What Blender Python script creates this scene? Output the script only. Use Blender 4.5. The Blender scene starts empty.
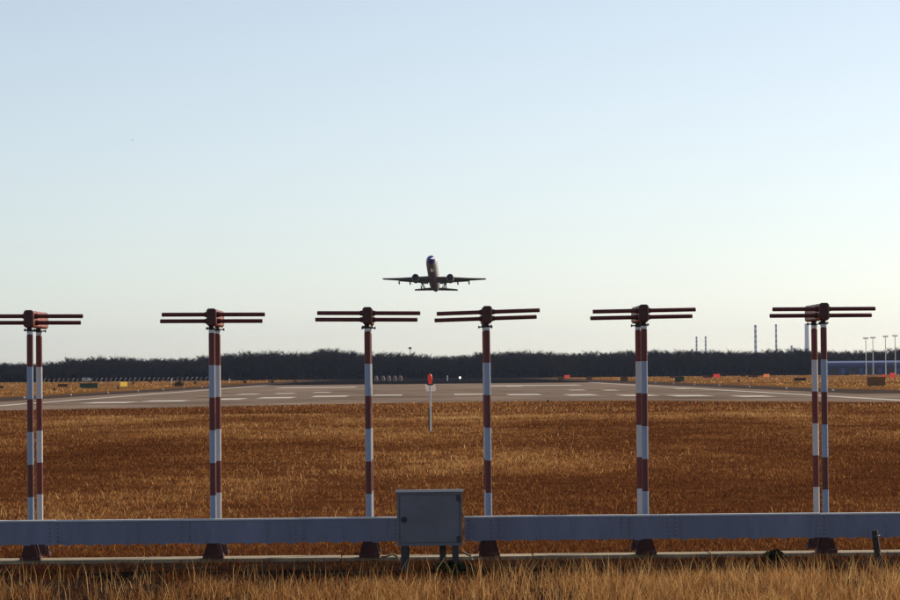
import bpy, math, random
import numpy as np
from mathutils import Vector, Matrix

scene = bpy.context.scene
C = scene.collection
random.seed(7)
rng = np.random.default_rng(11)
R = math.radians

# ------------------------------------------------------------------ camera
CAM_H = 2.43
FPX = 3385.0                       # focal length in pixels of a 900 px wide frame (135 mm lens)
cd = bpy.data.cameras.new('camera')
cam = bpy.data.objects.new('camera', cd)
C.objects.link(cam)
scene.camera = cam
cd.sensor_width = 36.0
cd.lens = FPX / 900 * 36.0
cd.clip_start = 0.5
cd.clip_end = 40000
PITCH, YAW, ROLL = math.atan(73 / FPX), -math.atan(22 / FPX), -R(0.53)
CROT = Matrix.Rotation(YAW, 4, 'Z') @ Matrix.Rotation(math.pi / 2 + PITCH, 4, 'X') @ Matrix.Rotation(ROLL, 4, 'Z')
cam.matrix_world = Matrix.Translation((0, 0, CAM_H)) @ CROT

# ------------------------------------------------------------------ sky, sun, exposure
SUN_AZ, SUN_EL = 50.0, 28.0        # degrees to the right of the runway direction, above the horizon
w = bpy.data.worlds.new('World')
scene.world = w
w.use_nodes = True
wt = w.node_tree
bg = wt.nodes['Background']
sky = wt.nodes.new('ShaderNodeTexSky')
sky.sky_type = 'NISHITA'
sky.sun_disc = False
sky.sun_elevation = R(SUN_EL)
sky.sun_rotation = R(SUN_AZ)
sky.air_density = 0.6
sky.dust_density = 0.6
sky.ozone_density = 0.6
hs = wt.nodes.new('ShaderNodeHueSaturation')        # thin milky veil over the whole sky
hs.inputs['Saturation'].default_value = 0.72
wt.links.new(sky.outputs[0], hs.inputs['Color'])
tint = wt.nodes.new('ShaderNodeMix')
tint.data_type = 'RGBA'
tint.blend_type = 'MULTIPLY'
tint.inputs[0].default_value = 1.0
tint.inputs[7].default_value = (1.0, 0.998, 0.962, 1)
wt.links.new(hs.outputs[0], tint.inputs[6])
wt.links.new(tint.outputs[2], bg.inputs[0])
bg.inputs[1].default_value = 0.126

sd = bpy.data.lights.new('sun', 'SUN')
sun = bpy.data.objects.new('sun', sd)
C.objects.link(sun)
sd.energy = 4.2
sd.angle = R(0.55)
sd.color = (1.0, 0.86, 0.66)
to_sun = Vector((math.sin(R(SUN_AZ)) * math.cos(R(SUN_EL)), math.cos(R(SUN_AZ)) * math.cos(R(SUN_EL)), math.sin(R(SUN_EL))))
sun.rotation_euler = (-to_sun).to_track_quat('-Z', 'Y').to_euler()
sun.location = (60, 60, 60)

vs = scene.view_settings
vs.view_transform = 'Standard'
vs.look = 'None'
vs.exposure = 0.0
vs.gamma = 1.0
vs.use_curve_mapping = False

# ------------------------------------------------------------------ helpers
def ray(px, py):
    return (CROT.to_3x3() @ Vector((px - 450, 300 - py, -FPX))).normalized()

def at(px, py, Y):
    """point at distance Y down the runway that the surveyor's sighting (px, py) meets"""
    d = ray(px, py)
    t = Y / d.y
    return Vector((d.x * t, Y, CAM_H + d.z * t))

def gnd(px, py):
    d = ray(px, py)
    t = -CAM_H / d.z
    return Vector((d.x * t, d.y * t, 0))

class MB:
    def __init__(self):
        self.v, self.f, self.m, self.s = [], [], [], []
    def add(self, vs_, fs, m=0, smooth=False):
        o = len(self.v)
        self.v += [tuple(p) for p in vs_]
        for q in fs:
            self.f.append(tuple(i + o for i in q))
            self.m.append(m)
            self.s.append(smooth)
    def box(self, x0, x1, y0, y1, z0, z1, m=0, ch=0.0):
        if ch <= 0:
            self.add([(x0, y0, z0), (x1, y0, z0), (x1, y1, z0), (x0, y1, z0), (x0, y0, z1), (x1, y0, z1), (x1, y1, z1), (x0, y1, z1)],
                     [(0, 3, 2, 1), (4, 5, 6, 7), (0, 1, 5, 4), (1, 2, 6, 5), (2, 3, 7, 6), (3, 0, 4, 7)], m)
            return
        # box with chamfered vertical-section outline (in x-z) and a small inset at both y ends
        prof = [(x0 + ch, z0), (x1 - ch, z0), (x1, z0 + ch), (x1, z1 - ch), (x1 - ch, z1), (x0 + ch, z1), (x0, z1 - ch), (x0, z0 + ch)]
        cx, cz = (x0 + x1) / 2, (z0 + z1) / 2
        def ins(p, k):
            return (p[0] + (ch * k if p[0] < cx else -ch * k), p[1] + (ch * k if p[1] < cz else -ch * k))
        rings = [(y0, 0.6), (y0 + ch * 0.6, 0), (y1 - ch * 0.6, 0), (y1, 0.6)]
        V, F = [], []
        for yy, k in rings:
            V += [(ins(p, k)[0], yy, ins(p, k)[1]) for p in prof]
        for r in range(3):
            for i in range(8):
                j = (i + 1) % 8
                F.append((r * 8 + i, r * 8 + j, (r + 1) * 8 + j, (r + 1) * 8 + i))
        F.append(tuple(range(7, -1, -1)))
        F.append(tuple(range(24, 32)))
        self.add(V, F, m)
    def tube(self, pts, rad, n=10, m=0, cap=True, smooth=True):
        pts = [Vector(p) for p in pts]
        if not hasattr(rad, '__len__'):
            rad = [rad] * len(pts)
        V, F = [], []
        for i, p in enumerate(pts):
            d = (pts[min(i + 1, len(pts) - 1)] - pts[max(i - 1, 0)]).normalized()
            a = Vector((0, 0, 1)) if abs(d.z) < 0.9 else Vector((0, 1, 0))
            u = d.cross(a).normalized()
            v = d.cross(u).normalized()
            for k in range(n):
                t = 2 * math.pi * k / n
                V.append(p + (u * math.cos(t) + v * math.sin(t)) * rad[i])
        for i in range(len(pts) - 1):
            for k in range(n):
                j = (k + 1) % n
                F.append((i * n + k, i * n + j, (i + 1) * n + j, (i + 1) * n + k))
        self.add(V, F, m, smooth)
        if cap:
            self.add(V[:n], [tuple(range(n))], m)
            self.add(V[-n:], [tuple(range(n - 1, -1, -1))], m)
    def prism(self, poly, axis, a, b, m=0):
        """extrude a polygon along an axis ('x','y','z') from a to b"""
        n = len(poly)
        def P(p, t):
            return {'x': (t, p[0], p[1]), 'y': (p[0], t, p[1]), 'z': (p[0], p[1], t)}[axis]
        V = [P(p, a) for p in poly] + [P(p, b) for p in poly]
        F = [(i, (i + 1) % n, n + (i + 1) % n, n + i) for i in range(n)] + [tuple(range(n - 1, -1, -1)), tuple(range(n, 2 * n))]
        self.add(V, F, m)
    def build(self, name, mats, parent=None, loc=None):
        me = bpy.data.meshes.new(name)
        me.from_pydata(self.v, [], self.f)
        if not isinstance(mats, (list, tuple)):
            mats = [mats]
        for mm in mats:
            me.materials.append(mm)
        me.polygons.foreach_set('material_index', self.m)
        me.polygons.foreach_set('use_smooth', self.s)
        me.update()
        return link(name, me, parent, loc)

def link(name, me, parent=None, loc=None):
    o = bpy.data.objects.new(name, me)
    C.objects.link(o)
    if parent:
        o.parent = parent
    if loc is not None:
        o.location = loc
    return o

def tag(o, label=None, cat=None, group=None, kind=None):
    if label: o['label'] = label
    if cat: o['category'] = cat
    if group: o['group'] = group
    if kind: o['kind'] = kind
    return o

def empty(name, loc, label, cat, group=None, rz=0):
    o = bpy.data.objects.new(name, None)
    o.empty_display_size = 0.2
    C.objects.link(o)
    o.location = loc
    o.rotation_euler = (0, 0, rz)
    return tag(o, label, cat, group)

def copy_tree(o, parent=None):
    c = o.copy()
    C.objects.link(c)
    c.parent = parent
    for ch in list(o.children):
        copy_tree(ch, c)
    return c

# ------------------------------------------------------------------ materials
def mat(name, col, rough=0.7, metal=0.0, spec=0.5, var=0.0, vscale=3.0, dirt=None, bump=0.0, bscale=40.0, dirt_amt=0.3, stretch=(1, 1, 1)):
    m = bpy.data.materials.new(name)
    m.use_nodes = True
    t = m.node_tree
    b = t.nodes['Principled BSDF']
    b.inputs['Roughness'].default_value = rough
    b.inputs['Metallic'].default_value = metal
    b.inputs['Specular IOR Level'].default_value = spec
    b.inputs['Base Color'].default_value = (*col, 1)
    tc = t.nodes.new('ShaderNodeTexCoord')
    mp = t.nodes.new('ShaderNodeMapping')
    mp.inputs['Scale'].default_value = stretch
    t.links.new(tc.outputs['Object'], mp.inputs[0])
    last = None
    if var > 0:
        nz = t.nodes.new('ShaderNodeTexNoise')
        nz.inputs['Scale'].default_value = vscale
        nz.inputs['Detail'].default_value = 6
        nz.inputs['Roughness'].default_value = 0.65
        t.links.new(mp.outputs[0], nz.inputs['Vector'])
        rp = t.nodes.new('ShaderNodeValToRGB')
        rp.color_ramp.elements[0].position = 0.3
        rp.color_ramp.elements[1].position = 0.7
        rp.color_ramp.elements[0].color = (*[c * (1 - var) for c in col], 1)
        rp.color_ramp.elements[1].color = (*[min(1, c * (1 + var)) for c in col], 1)
        t.links.new(nz.outputs[0], rp.inputs[0])
        last = rp.outputs[0]
    if dirt:
        nz2 = t.nodes.new('ShaderNodeTexNoise')
        nz2.inputs['Scale'].default_value = vscale * 4.3
        nz2.inputs['Detail'].default_value = 8
        nz2.inputs['Roughness'].default_value = 0.75
        t.links.new(mp.outputs[0], nz2.inputs['Vector'])
        rp2 = t.nodes.new('ShaderNodeValToRGB')
        rp2.color_ramp.elements[0].position = 0.52
        rp2.color_ramp.elements[1].position = 0.72
        rp2.color_ramp.elements[0].color = (0, 0, 0, 1)
        rp2.color_ramp.elements[1].color = (dirt_amt,) * 3 + (1,)
        t.links.new(nz2.outputs[0], rp2.inputs[0])
        mx = t.nodes.new('ShaderNodeMix')
        mx.data_type = 'RGBA'
        t.links.new(rp2.outputs[0], mx.inputs[0])
        if last: t.links.new(last, mx.inputs[6])
        else: mx.inputs[6].default_value = (*col, 1)
        mx.inputs[7].default_value = (*dirt, 1)
        last = mx.outputs[2]
    if last:
        t.links.new(last, b.inputs['Base Color'])
    if bump > 0:
        nb = t.nodes.new('ShaderNodeTexNoise')
        nb.inputs['Scale'].default_value = bscale
        nb.inputs['Detail'].default_value = 5
        t.links.new(mp.outputs[0], nb.inputs['Vector'])
        bp = t.nodes.new('ShaderNodeBump')
        bp.inputs['Strength'].default_value = bump
        bp.inputs['Distance'].default_value = 0.02
        t.links.new(nb.outputs[0], bp.inputs['Height'])
        t.links.new(bp.outputs[0], b.inputs['Normal'])
    return m

def emis(name, col, strength):
    m = mat(name, col, 0.4)
    b = m.node_tree.nodes['Principled BSDF']
    b.inputs['Emission Color'].default_value = (*col, 1)
    b.inputs['Emission Strength'].default_value = strength
    return m

M = {}
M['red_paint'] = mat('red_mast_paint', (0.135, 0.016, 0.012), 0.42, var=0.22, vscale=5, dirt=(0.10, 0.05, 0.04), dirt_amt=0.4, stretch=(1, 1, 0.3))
M['red_rear'] = mat('rear_mast_lighter_red', (0.20, 0.030, 0.020), 0.5, var=0.25, vscale=5, dirt=(0.12, 0.05, 0.04), dirt_amt=0.4, stretch=(1, 1, 0.3))
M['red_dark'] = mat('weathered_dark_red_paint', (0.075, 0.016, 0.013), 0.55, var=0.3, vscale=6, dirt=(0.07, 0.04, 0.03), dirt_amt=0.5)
M['white_front'] = mat('front_mast_blue_grey_white', (0.33, 0.39, 0.52), 0.4, var=0.12, vscale=3, dirt=(0.33, 0.33, 0.34), dirt_amt=0.4, stretch=(1, 1, 0.25))
M['white_rear'] = mat('rear_mast_warm_white', (0.68, 0.64, 0.63), 0.5, var=0.10, vscale=3, dirt=(0.5, 0.45, 0.4), dirt_amt=0.35, stretch=(1, 1, 0.25))
M['orange'] = mat('orange_antenna_housing', (0.34, 0.06, 0.018), 0.4, var=0.12, vscale=5, dirt=(0.2, 0.06, 0.03), dirt_amt=0.4)
M['rod'] = mat('dark_red_rod', (0.12, 0.014, 0.014), 0.45, var=0.2, vscale=9)
M['dark_metal'] = mat('dark_metal', (0.045, 0.045, 0.05), 0.5, metal=0.3, var=0.2, vscale=12)
M['steel'] = mat('galvanised_steel', (0.45, 0.46, 0.48), 0.4, metal=0.7, var=0.15, vscale=8)
M['white_ring'] = mat('white_insulator', (0.82, 0.82, 0.8), 0.35, var=0.05)
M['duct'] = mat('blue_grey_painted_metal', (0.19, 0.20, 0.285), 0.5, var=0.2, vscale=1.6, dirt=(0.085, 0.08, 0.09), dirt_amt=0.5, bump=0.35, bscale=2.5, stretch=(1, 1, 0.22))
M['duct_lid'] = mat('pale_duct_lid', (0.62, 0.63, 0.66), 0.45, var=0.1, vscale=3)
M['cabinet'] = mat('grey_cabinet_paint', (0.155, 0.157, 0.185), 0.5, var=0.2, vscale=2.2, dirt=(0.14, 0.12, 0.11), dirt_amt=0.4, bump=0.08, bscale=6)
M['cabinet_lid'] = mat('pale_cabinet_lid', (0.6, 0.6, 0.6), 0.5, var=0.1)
M['black'] = mat('black_rubber', (0.02, 0.02, 0.022), 0.6, var=0.2)
M['concrete'] = mat('concrete', (0.36, 0.29, 0.19), 0.9, var=0.3, vscale=1.3, dirt=(0.2, 0.15, 0.1), dirt_amt=0.8, bump=0.3, bscale=30)
M['wood'] = mat('weathered_dark_wood', (0.05, 0.038, 0.03), 0.85, var=0.4, vscale=6, stretch=(1, 1, 0.2))
M['white'] = mat('white_paint', (0.8, 0.8, 0.78), 0.6, var=0.06)
M['marking'] = mat('runway_marking_paint', (0.62, 0.55, 0.48), 0.8, var=0.2, vscale=0.4, dirt=(0.36, 0.28, 0.22), dirt_amt=0.7)
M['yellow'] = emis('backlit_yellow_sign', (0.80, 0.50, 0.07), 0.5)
M['glow_red'] = emis('glowing_red', (0.75, 0.06, 0.045), 0.4)  # weak emission, used on the red boards and the lamp base
M['glow_orange'] = emis('glowing_orange', (0.8, 0.25, 0.07), 0.45)  # weak emission, used on the orange board
M['brown'] = mat('brown_board', (0.21, 0.095, 0.032), 0.7, var=0.25, vscale=2)
M['maroon'] = mat('maroon_board', (0.12, 0.03, 0.03), 0.7, var=0.25, vscale=2)
M['green'] = mat('dark_green_paint', (0.035, 0.075, 0.03), 0.6, var=0.25, vscale=2)
M['blue'] = mat('blue_cladding', (0.028, 0.05, 0.15), 0.5, var=0.12, vscale=0.3)
M['blue_pale'] = mat('pale_blue_fascia', (0.075, 0.105, 0.26), 0.5, var=0.1, vscale=0.3)
M['glass'] = mat('dark_glass', (0.015, 0.018, 0.025), 0.1)
M['pinkish'] = mat('pale_pinkish_plaster', (0.26, 0.175, 0.15), 0.8, var=0.15, vscale=1)
M['stack_white'] = mat('hazed_chimney_concrete', (0.80, 0.82, 0.86), 0.8, var=0.06, vscale=0.05)
M['stack_band'] = mat('hazed_chimney_band', (0.46, 0.43, 0.52), 0.8, var=0.06, vscale=0.05)  # chimney colours lightened to paint in distance haze
M['lamp_red'] = emis('red_lamp_lens', (0.8, 0.045, 0.02), 0.2)
M['lamp_white'] = emis('white_lamp_lens', (1.0, 0.93, 0.8), 2.2)

# ---- ground
def ground_material():
    m = bpy.data.materials.new('dry_grass_ground')
    m.use_nodes = True
    t = m.node_tree
    b = t.nodes['Principled BSDF']
    b.inputs['Roughness'].default_value = 0.95
    b.inputs['Specular IOR Level'].default_value = 0.0
    tc = t.nodes.new('ShaderNodeTexCoord')
    def noise(scale, det=6, rough=0.6):
        n = t.nodes.new('ShaderNodeTexNoise')
        n.inputs['Scale'].default_value = scale
        n.inputs['Detail'].default_value = det
        n.inputs['Roughness'].default_value = rough
        t.links.new(tc.outputs['Object'], n.inputs['Vector'])
        return n.outputs[0]
    def ramp(src, stops):
        r = t.nodes.new('ShaderNodeValToRGB')
        e = r.color_ramp.elements
        while len(e) < len(stops): e.new(0.5)
        for k, (p, c) in enumerate(stops):
            e[k].position = p
            e[k].color = (*c, 1)
        t.links.new(src, r.inputs[0])
        return r.outputs[0]
    def mix(f, a, c, mode='MIX', fac=None):
        x = t.nodes.new('ShaderNodeMix')
        x.data_type = 'RGBA'
        x.blend_type = mode
        if f is not None: t.links.new(f, x.inputs[0])
        else: x.inputs[0].default_value = fac
        t.links.new(a, x.inputs[6])
        t.links.new(c, x.inputs[7])
        return x.outputs[2]
    big = ramp(noise(0.035, 4), [(0.3, (0.11, 0.042, 0.015)), (0.5, (0.25, 0.11, 0.034)), (0.7, (0.38, 0.20, 0.068))])
    mid = ramp(noise(0.45, 8, 0.7), [(0.32, (0.10, 0.042, 0.017)), (0.5, (0.215, 0.100, 0.035)), (0.72, (0.33, 0.185, 0.072))])
    fine = ramp(noise(6.0, 6, 0.7), [(0.3, (0.08, 0.032, 0.014)), (0.6, (0.30, 0.16, 0.06))])
    c1 = mix(None, big, mid, fac=0.5)
    wide = ramp(noise(0.006, 5, 0.65), [(0.40, (0.06, 0.022, 0.010)), (0.60, (0.33, 0.17, 0.05))])
    c2 = mix(None, mix(None, c1, fine, fac=0.35), wide, fac=0.42)
    t.links.new(c2, b.inputs['Base Color'])
    bp = t.nodes.new('ShaderNodeBump')
    bp.inputs['Strength'].default_value = 0.8
    bp.inputs['Distance'].default_value = 0.08
    t.links.new(noise(3.0, 8, 0.7), bp.inputs['Height'])
    t.links.new(bp.outputs[0], b.inputs['Normal'])
    return m
M['ground'] = ground_material()
M['pavement'] = mat('weathered_pale_asphalt', (0.265, 0.20, 0.158), 1.0, spec=0.0, var=0.38, vscale=0.07, dirt=(0.10, 0.075, 0.06), dirt_amt=0.6, stretch=(1, 0.35, 1))
M['shoulder'] = mat('dark_shoulder_asphalt', (0.085, 0.062, 0.055), 1.0, spec=0.0, var=0.2, vscale=0.1)
M['far_asphalt'] = mat('dark_far_asphalt', (0.016, 0.016, 0.019), 1.0, spec=0.0, var=0.2, vscale=0.05)  # near-black tone for the far stretch

def grass_material(name, stops, trans=0.45):
    m = bpy.data.materials.new(name)
    m.use_nodes = True
    t = m.node_tree
    t.nodes.remove(t.nodes['Principled BSDF'])
    out = t.nodes['Material Output']
    at_ = t.nodes.new('ShaderNodeAttribute')
    at_.attribute_name = 'tone'
    r = t.nodes.new('ShaderNodeValToRGB')
    e = r.color_ramp.elements
    while len(e) < len(stops): e.new(0.5)
    for k, (p, c) in enumerate(stops):
        e[k].position = p
        e[k].color = (*c, 1)
    t.links.new(at_.outputs['Fac'], r.inputs[0])
    d = t.nodes.new('ShaderNodeBsdfDiffuse')
    tr = t.nodes.new('ShaderNodeBsdfTranslucent')
    mx = t.nodes.new('ShaderNodeMixShader')
    mx.inputs[0].default_value = trans
    t.links.new(r.outputs[0], d.inputs[0])
    t.links.new(r.outputs[0], tr.inputs[0])
    t.links.new(d.outputs[0], mx.inputs[1])
    t.links.new(tr.outputs[0], mx.inputs[2])
    t.links.new(mx.outputs[0], out.inputs[0])
    return m
M['straw'] = grass_material('dry_straw', [(0.0, (0.045, 0.015, 0.008)), (0.35, (0.195, 0.068, 0.025)), (0.7, (0.47, 0.215, 0.070)), (1.0, (0.76, 0.48, 0.20))])
M['twig'] = mat('bare_twig_bark', (0.026, 0.023, 0.031), 0.9, spec=0.1, var=0.3, vscale=0.2)
M['evergreen'] = mat('dark_evergreen', (0.015, 0.016, 0.026), 0.9, spec=0.1, var=0.35, vscale=0.2)
M['shrub'] = mat('dark_shrub_leaf', (0.040, 0.045, 0.022), 0.85, spec=0.15, var=0.4, vscale=1.0)

# ------------------------------------------------------------------ the setting
g = MB()
g.add([(-9000, -60, 0), (9000, -60, 0), (9000, 11500, 0), (-9000, 11500, 0)], [(0, 1, 2, 3)])
tag(g.build('ground', M['ground']), kind='structure')

M['soil'] = mat('brown_thatch_soil', (0.10, 0.035, 0.014), 1.0, spec=0.0, var=0.45, vscale=0.5, dirt=(0.19, 0.09, 0.03), dirt_amt=0.7, bump=0.8, bscale=5)
M['shaded_soil'] = mat('shade_darkened_soil', (0.026, 0.017, 0.013), 1.0, spec=0.0, var=0.45, vscale=1.2, dirt=(0.085, 0.042, 0.02), dirt_amt=0.7, bump=0.8, bscale=9)  # soil colour darkened to carry the shadow in front of the footing
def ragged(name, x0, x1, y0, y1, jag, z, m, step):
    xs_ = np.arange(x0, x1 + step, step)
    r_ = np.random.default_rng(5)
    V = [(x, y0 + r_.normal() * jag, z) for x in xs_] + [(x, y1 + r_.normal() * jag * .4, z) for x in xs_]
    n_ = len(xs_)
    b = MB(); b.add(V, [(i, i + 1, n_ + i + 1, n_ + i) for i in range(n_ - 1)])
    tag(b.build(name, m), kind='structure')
field = MB(); field.add([(-60, -40, .004), (60, -40, .004), (66, 206, .004), (48, 227, .004), (32, 247, .004), (16, 278, .004), (4, 282, .004), (-8, 271, .004), (-22, 252, .004), (-44, 231, .004), (-64, 209, .004)], [tuple(range(11))])
tag(field.build('field', M['soil']), kind='structure')
ragged('shaded_soil_strip', -14, 14, 31.0, 43.75, 0.22, 0.008, M['shaded_soil'], 0.35)  # dark sheet paints in the duct's shadow band, continued under the foreground grass

# runway with a gently bowed end, dark shoulders, far dark stretch, painted markings
def sheet(name, poly, z, m, kind='structure', parent=None):
    b = MB()
    b.add([(x, y, z) for x, y in poly], [tuple(range(len(poly)))])
    o = b.build(name, m, parent)
    if kind and not parent: tag(o, kind=kind)
    return o
near = [(-64, 208), (-44, 230), (-22, 251), (-8, 270), (4, 281), (16, 277), (32, 246), (48, 226), (66, 206)]
sheet('runway_shoulder', [(x, y + 3) for x, y in near] + [(51, 420), (47, 2500), (-47, 2500), (-49, 430)], 0.012, M['shoulder'])
runway = sheet('runway', near + [(66, 300), (42, 330), (38, 760), (-38, 760), (-42, 330), (-64, 300)], 0.03, M['pavement'])
sheet('far_runway', [(-38, 760), (38, 760), (38, 2500), (-38, 2500)], 0.03, M['far_asphalt'])

def stripe(poly, name='painted_stripe'):
    b = MB()
    b.add([(x, y, 0.05) for x, y in poly], [tuple(range(len(poly)))])
    return b.build(name, M['marking'], runway)

# broad stripes across the runway end, sighted one by one (left, right, row)
for x0, x1, y in [(84, 136, 403.2), (143, 190, 401.4), (219, 243, 399.6), (261, 293, 398.2), (314, 347, 396.8), (374, 402, 395.6),
                  (454, 484, 394.8), (507, 541, 395.0), (565, 596, 395.4), (619, 656, 395.9), (669, 709, 396.2), (729, 777, 396.8)]:
    a, b_ = gnd(x0, y), gnd(x1, y)
    yc = (a.y + b_.y) / 2
    L = 9.5 if 200 < x0 < 700 else 7.5
    wd = (b_.x - a.x) / 2 * (1 if 200 < x0 < 700 else 0.8)
    xc = (a.x + b_.x) / 2
    stripe([(xc - wd, yc - L), (xc + wd, yc - L), (xc + wd, yc + L), (xc - wd, yc + L)])
for x0, x1, y in [(239, 258, 394.6), (276, 294, 393.8), (314, 330, 392.8), (506, 522, 386.6), (568, 585, 390.4), (603, 618, 390.5), (674, 690, 389.2)]:
    a, b_ = gnd(x0, y), gnd(x1, y)
    yc = (a.y + b_.y) / 2
    stripe([(a.x, yc - 8), (b_.x, yc - 8), (b_.x, yc + 8), (a.x, yc + 8)])
for x0, x1 in [(-27, -13), (11, 27)]:                       # transverse bar further down the runway
    stripe([(x0, 590), (x1, 590), (x1, 626), (x0, 626)], 'painted_bar')
for s in (-1, 1):                                           # side lines
    stripe([(s * 36.3, 240), (s * 35.1, 240), (s * 35.1, 755), (s * 36.3, 755)], 'side_line')
for y0, ln, wd in [(452, 14, 0.62), (487, 16, 0.75), (528, 20, 0.85), (580, 30, 0.9), (650, 40, 1.0)]:   # stacked centre marks behind the lamp post
    stripe([(0.3 - wd, y0), (0.3 + wd, y0), (0.3 + wd, y0 + ln), (0.3 - wd, y0 + ln)], 'centre_mark')
# expansion joints and tar-sealed cracks as thin raised seams
for k in range(9):
    yy = 292 + k * 24
    b = MB()
    xs = np.linspace(-37, 37, 22)
    js = [yy + random.uniform(-1.2, 1.2) for _ in xs]
    wd = 0.5 + 0.2 * random.random()
    V = [(x, j - wd, 0.04) for x, j in zip(xs, js)] + [(x, j + wd, 0.04) for x, j in zip(xs, js)]
    b.add(V, [(i, i + 1, 22 + i + 1, 22 + i) for i in range(21)])
    b.build('sealed_crack', M['shoulder'], runway)

# long low concrete plinth under the masts: separate slabs with open joints
plinth = empty('concrete_plinth', (0, 44.4, 0), 'long low concrete footing strip in the grass under the red and white masts', 'footing')
xx = -11.0
while xx < 11:
    L = random.uniform(2.3, 2.6)
    b = MB()
    b.box(xx, xx + L - 0.02, -0.46 + random.uniform(-.03, .03), 0.12 + random.uniform(-.02, .02), -0.05, 0.05 + random.uniform(-.004, .003))
    b.build('slab', M['concrete'], plinth)
    xx += L

# ------------------------------------------------------------------ localizer antennas
MAST_Y, REAR = 44.0, 1.04
def mast_mesh(white, red):
    """banded tube: red and white bands, a bevelled top"""
    r, n = 0.0415, 20
    zs = [0.04, 0.45, 0.87, 1.29, 1.715, 2.14, 2.56, 2.965]
    b = MB()
    for k in range(7):
        b.tube([(0, 0, zs[k]), (0, 0, zs[k + 1])], r, n, 0 if k % 2 == 0 else 1, cap=False)
    b.tube([(0, 0, 2.965), (0, 0, 2.98)], [r, 0.036], n, 0, cap=True)
    me = bpy.data.meshes.new('mast')
    me.from_pydata(b.v, [], b.f)
    me.materials.append(red)
    me.materials.append(white)
    me.polygons.foreach_set('material_index', b.m)
    me.polygons.foreach_set('use_smooth', b.s)
    return me
me_front, me_rear = mast_mesh(M['white_front'], M['red_paint']), mast_mesh(M['white_rear'], M['red_rear'])  # front masts bluer and darker, rear masts paler

def foot_meshes():
    out = []
    b = MB(); b.box(-0.135, 0.135, -0.12, 0.12, 0.054, 0.098); out.append(('base_plate', b))
    tri = [(0.0425, 0.099), (0.128, 0.099), (0.05, 0.37), (0.0425, 0.37)]
    b = MB(); b.prism(tri, 'y', -0.012, 0.012); out.append(('gusset', b))
    b = MB(); b.prism([(-p[0], p[1]) for p in tri[::-1]], 'y', -0.012, 0.012); out.append(('gusset', b))
    b = MB(); b.prism([(0.0425, 0.099), (0.115, 0.099), (0.05, 0.36), (0.0425, 0.36)], 'x', -0.012, 0.012); out.append(('gusset', b))
    b = MB(); b.prism([(-0.10, 0.099), (0.10, 0.099), (0.03, 0.33), (-0.03, 0.33)], 'y', -0.058, -0.046); out.append(('cover_plate', b))
    b = MB()
    for sx in (-1, 1):
        for sy in (-1, 1):
            b.tube([(sx * 0.115, sy * 0.098, 0.0985), (sx * 0.115, sy * 0.098, 0.122)], 0.013, 6, smooth=False)
    out.append(('anchor_bolts', b))
    return out
me_foot = None

def antenna(i, px, label, tilt, seed):
    rr = random.Random(seed)
    p = at(px, 470, MAST_Y)
    root = empty('localizer_antenna', (p.x, MAST_Y, 0), label, 'antenna', 'localizer antennas on twin masts')
    global me_foot
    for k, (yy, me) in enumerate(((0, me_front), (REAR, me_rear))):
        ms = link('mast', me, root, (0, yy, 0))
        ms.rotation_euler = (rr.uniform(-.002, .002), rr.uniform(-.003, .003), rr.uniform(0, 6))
        if me_foot is None:
            fs_ = [(nm, mb.build(nm, M['red_dark'], ms)) for nm, mb in foot_meshes()]
            me_foot = [(nm, f.data) for nm, f in fs_]
        else:
            fs_ = [(nm, link(nm, me, ms)) for nm, me in me_foot]
        for nm, f in fs_:
            f.rotation_euler = (0, 0, -ms.rotation_euler.z)
            if nm == 'anchor_bolts': tag(f, kind='stuff')
        b = MB()
        b.tube([(0, 0, 2.981), (0, 0, 3.019)], 0.040, 18)
        b.build('insulator_ring', M['white_ring'], ms)
        b = MB()
        b.tube([(0, 0, 3.0195), (0, 0, 3.03), (0, 0, 3.031), (0, 0, 3.043), (0, 0, 3.044), (0, 0, 3.077)], [0.04, 0.04, 0.056, 0.056, 0.04, 0.04], 16)
        c = b.build('collar', M['dark_metal'], ms)
        b = MB()                                                     # adjusting bolt across the collar
        b.tube([(x_, 0, 3.037) for x_ in (-.095, -.079, -.078, .078, .079, .095)], [.018, .018, .009, .009, .018, .018], 8, smooth=False)
        bo = b.build('adjusting_bolt', M['dark_metal'], ms)
        bo.rotation_euler = (0, 0, -ms.rotation_euler.z + (0.1 if k else 0.9))
    head = MB()
    head.box(-0.058, 0.058, -0.10, 1.62, 3.076, 3.288, 0, ch=0.018)
    h = head.build('housing', M['orange'], root)
    b = MB()
    b.box(-0.063, 0.063, -0.128, -0.06, 3.068, 3.296, 0, ch=0.024)
    b.build('end_cap', M['red_dark'], h)
    b = MB()
    b.box(-0.061, 0.061, 1.58, 1.64, 3.072, 3.292, 0, ch=0.022)
    b.build('end_cap', M['red_dark'], h)
    for k in range(3):                                              # clamping straps round the housing
        yy = 0.32 + 0.5 * k
        b = MB()
        b.box(-0.0605, 0.0605, yy - 0.018, yy + 0.018, 3.0735, 3.2905, 0, ch=0.018)
        b.build('strap', M['red_dark'], h)
    t = math.tan(R(tilt))
    for z, off, yy, L in ((3.219, 0.016, 0.07, 0.672), (3.135, -0.017, 0.16, 0.668)):
        b = MB()
        xs = [off - L, off - L + 0.006, off + L - 0.006, off + L]
        b.tube([(x, yy, z + x * t) for x in xs], [0.021, 0.0265, 0.0265, 0.021], 12)
        rod = b.build('dipole_rod', M['rod'], root)
        for s in (-1, 1):
            b = MB()
            b.tube([(s * 0.0585, yy, z + s * 0.0585 * t), (s * 0.10, yy, z + s * 0.10 * t)], [0.037, 0.032], 12)
            b.build('rod_socket', M['red_dark'], rod)
    return root

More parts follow.
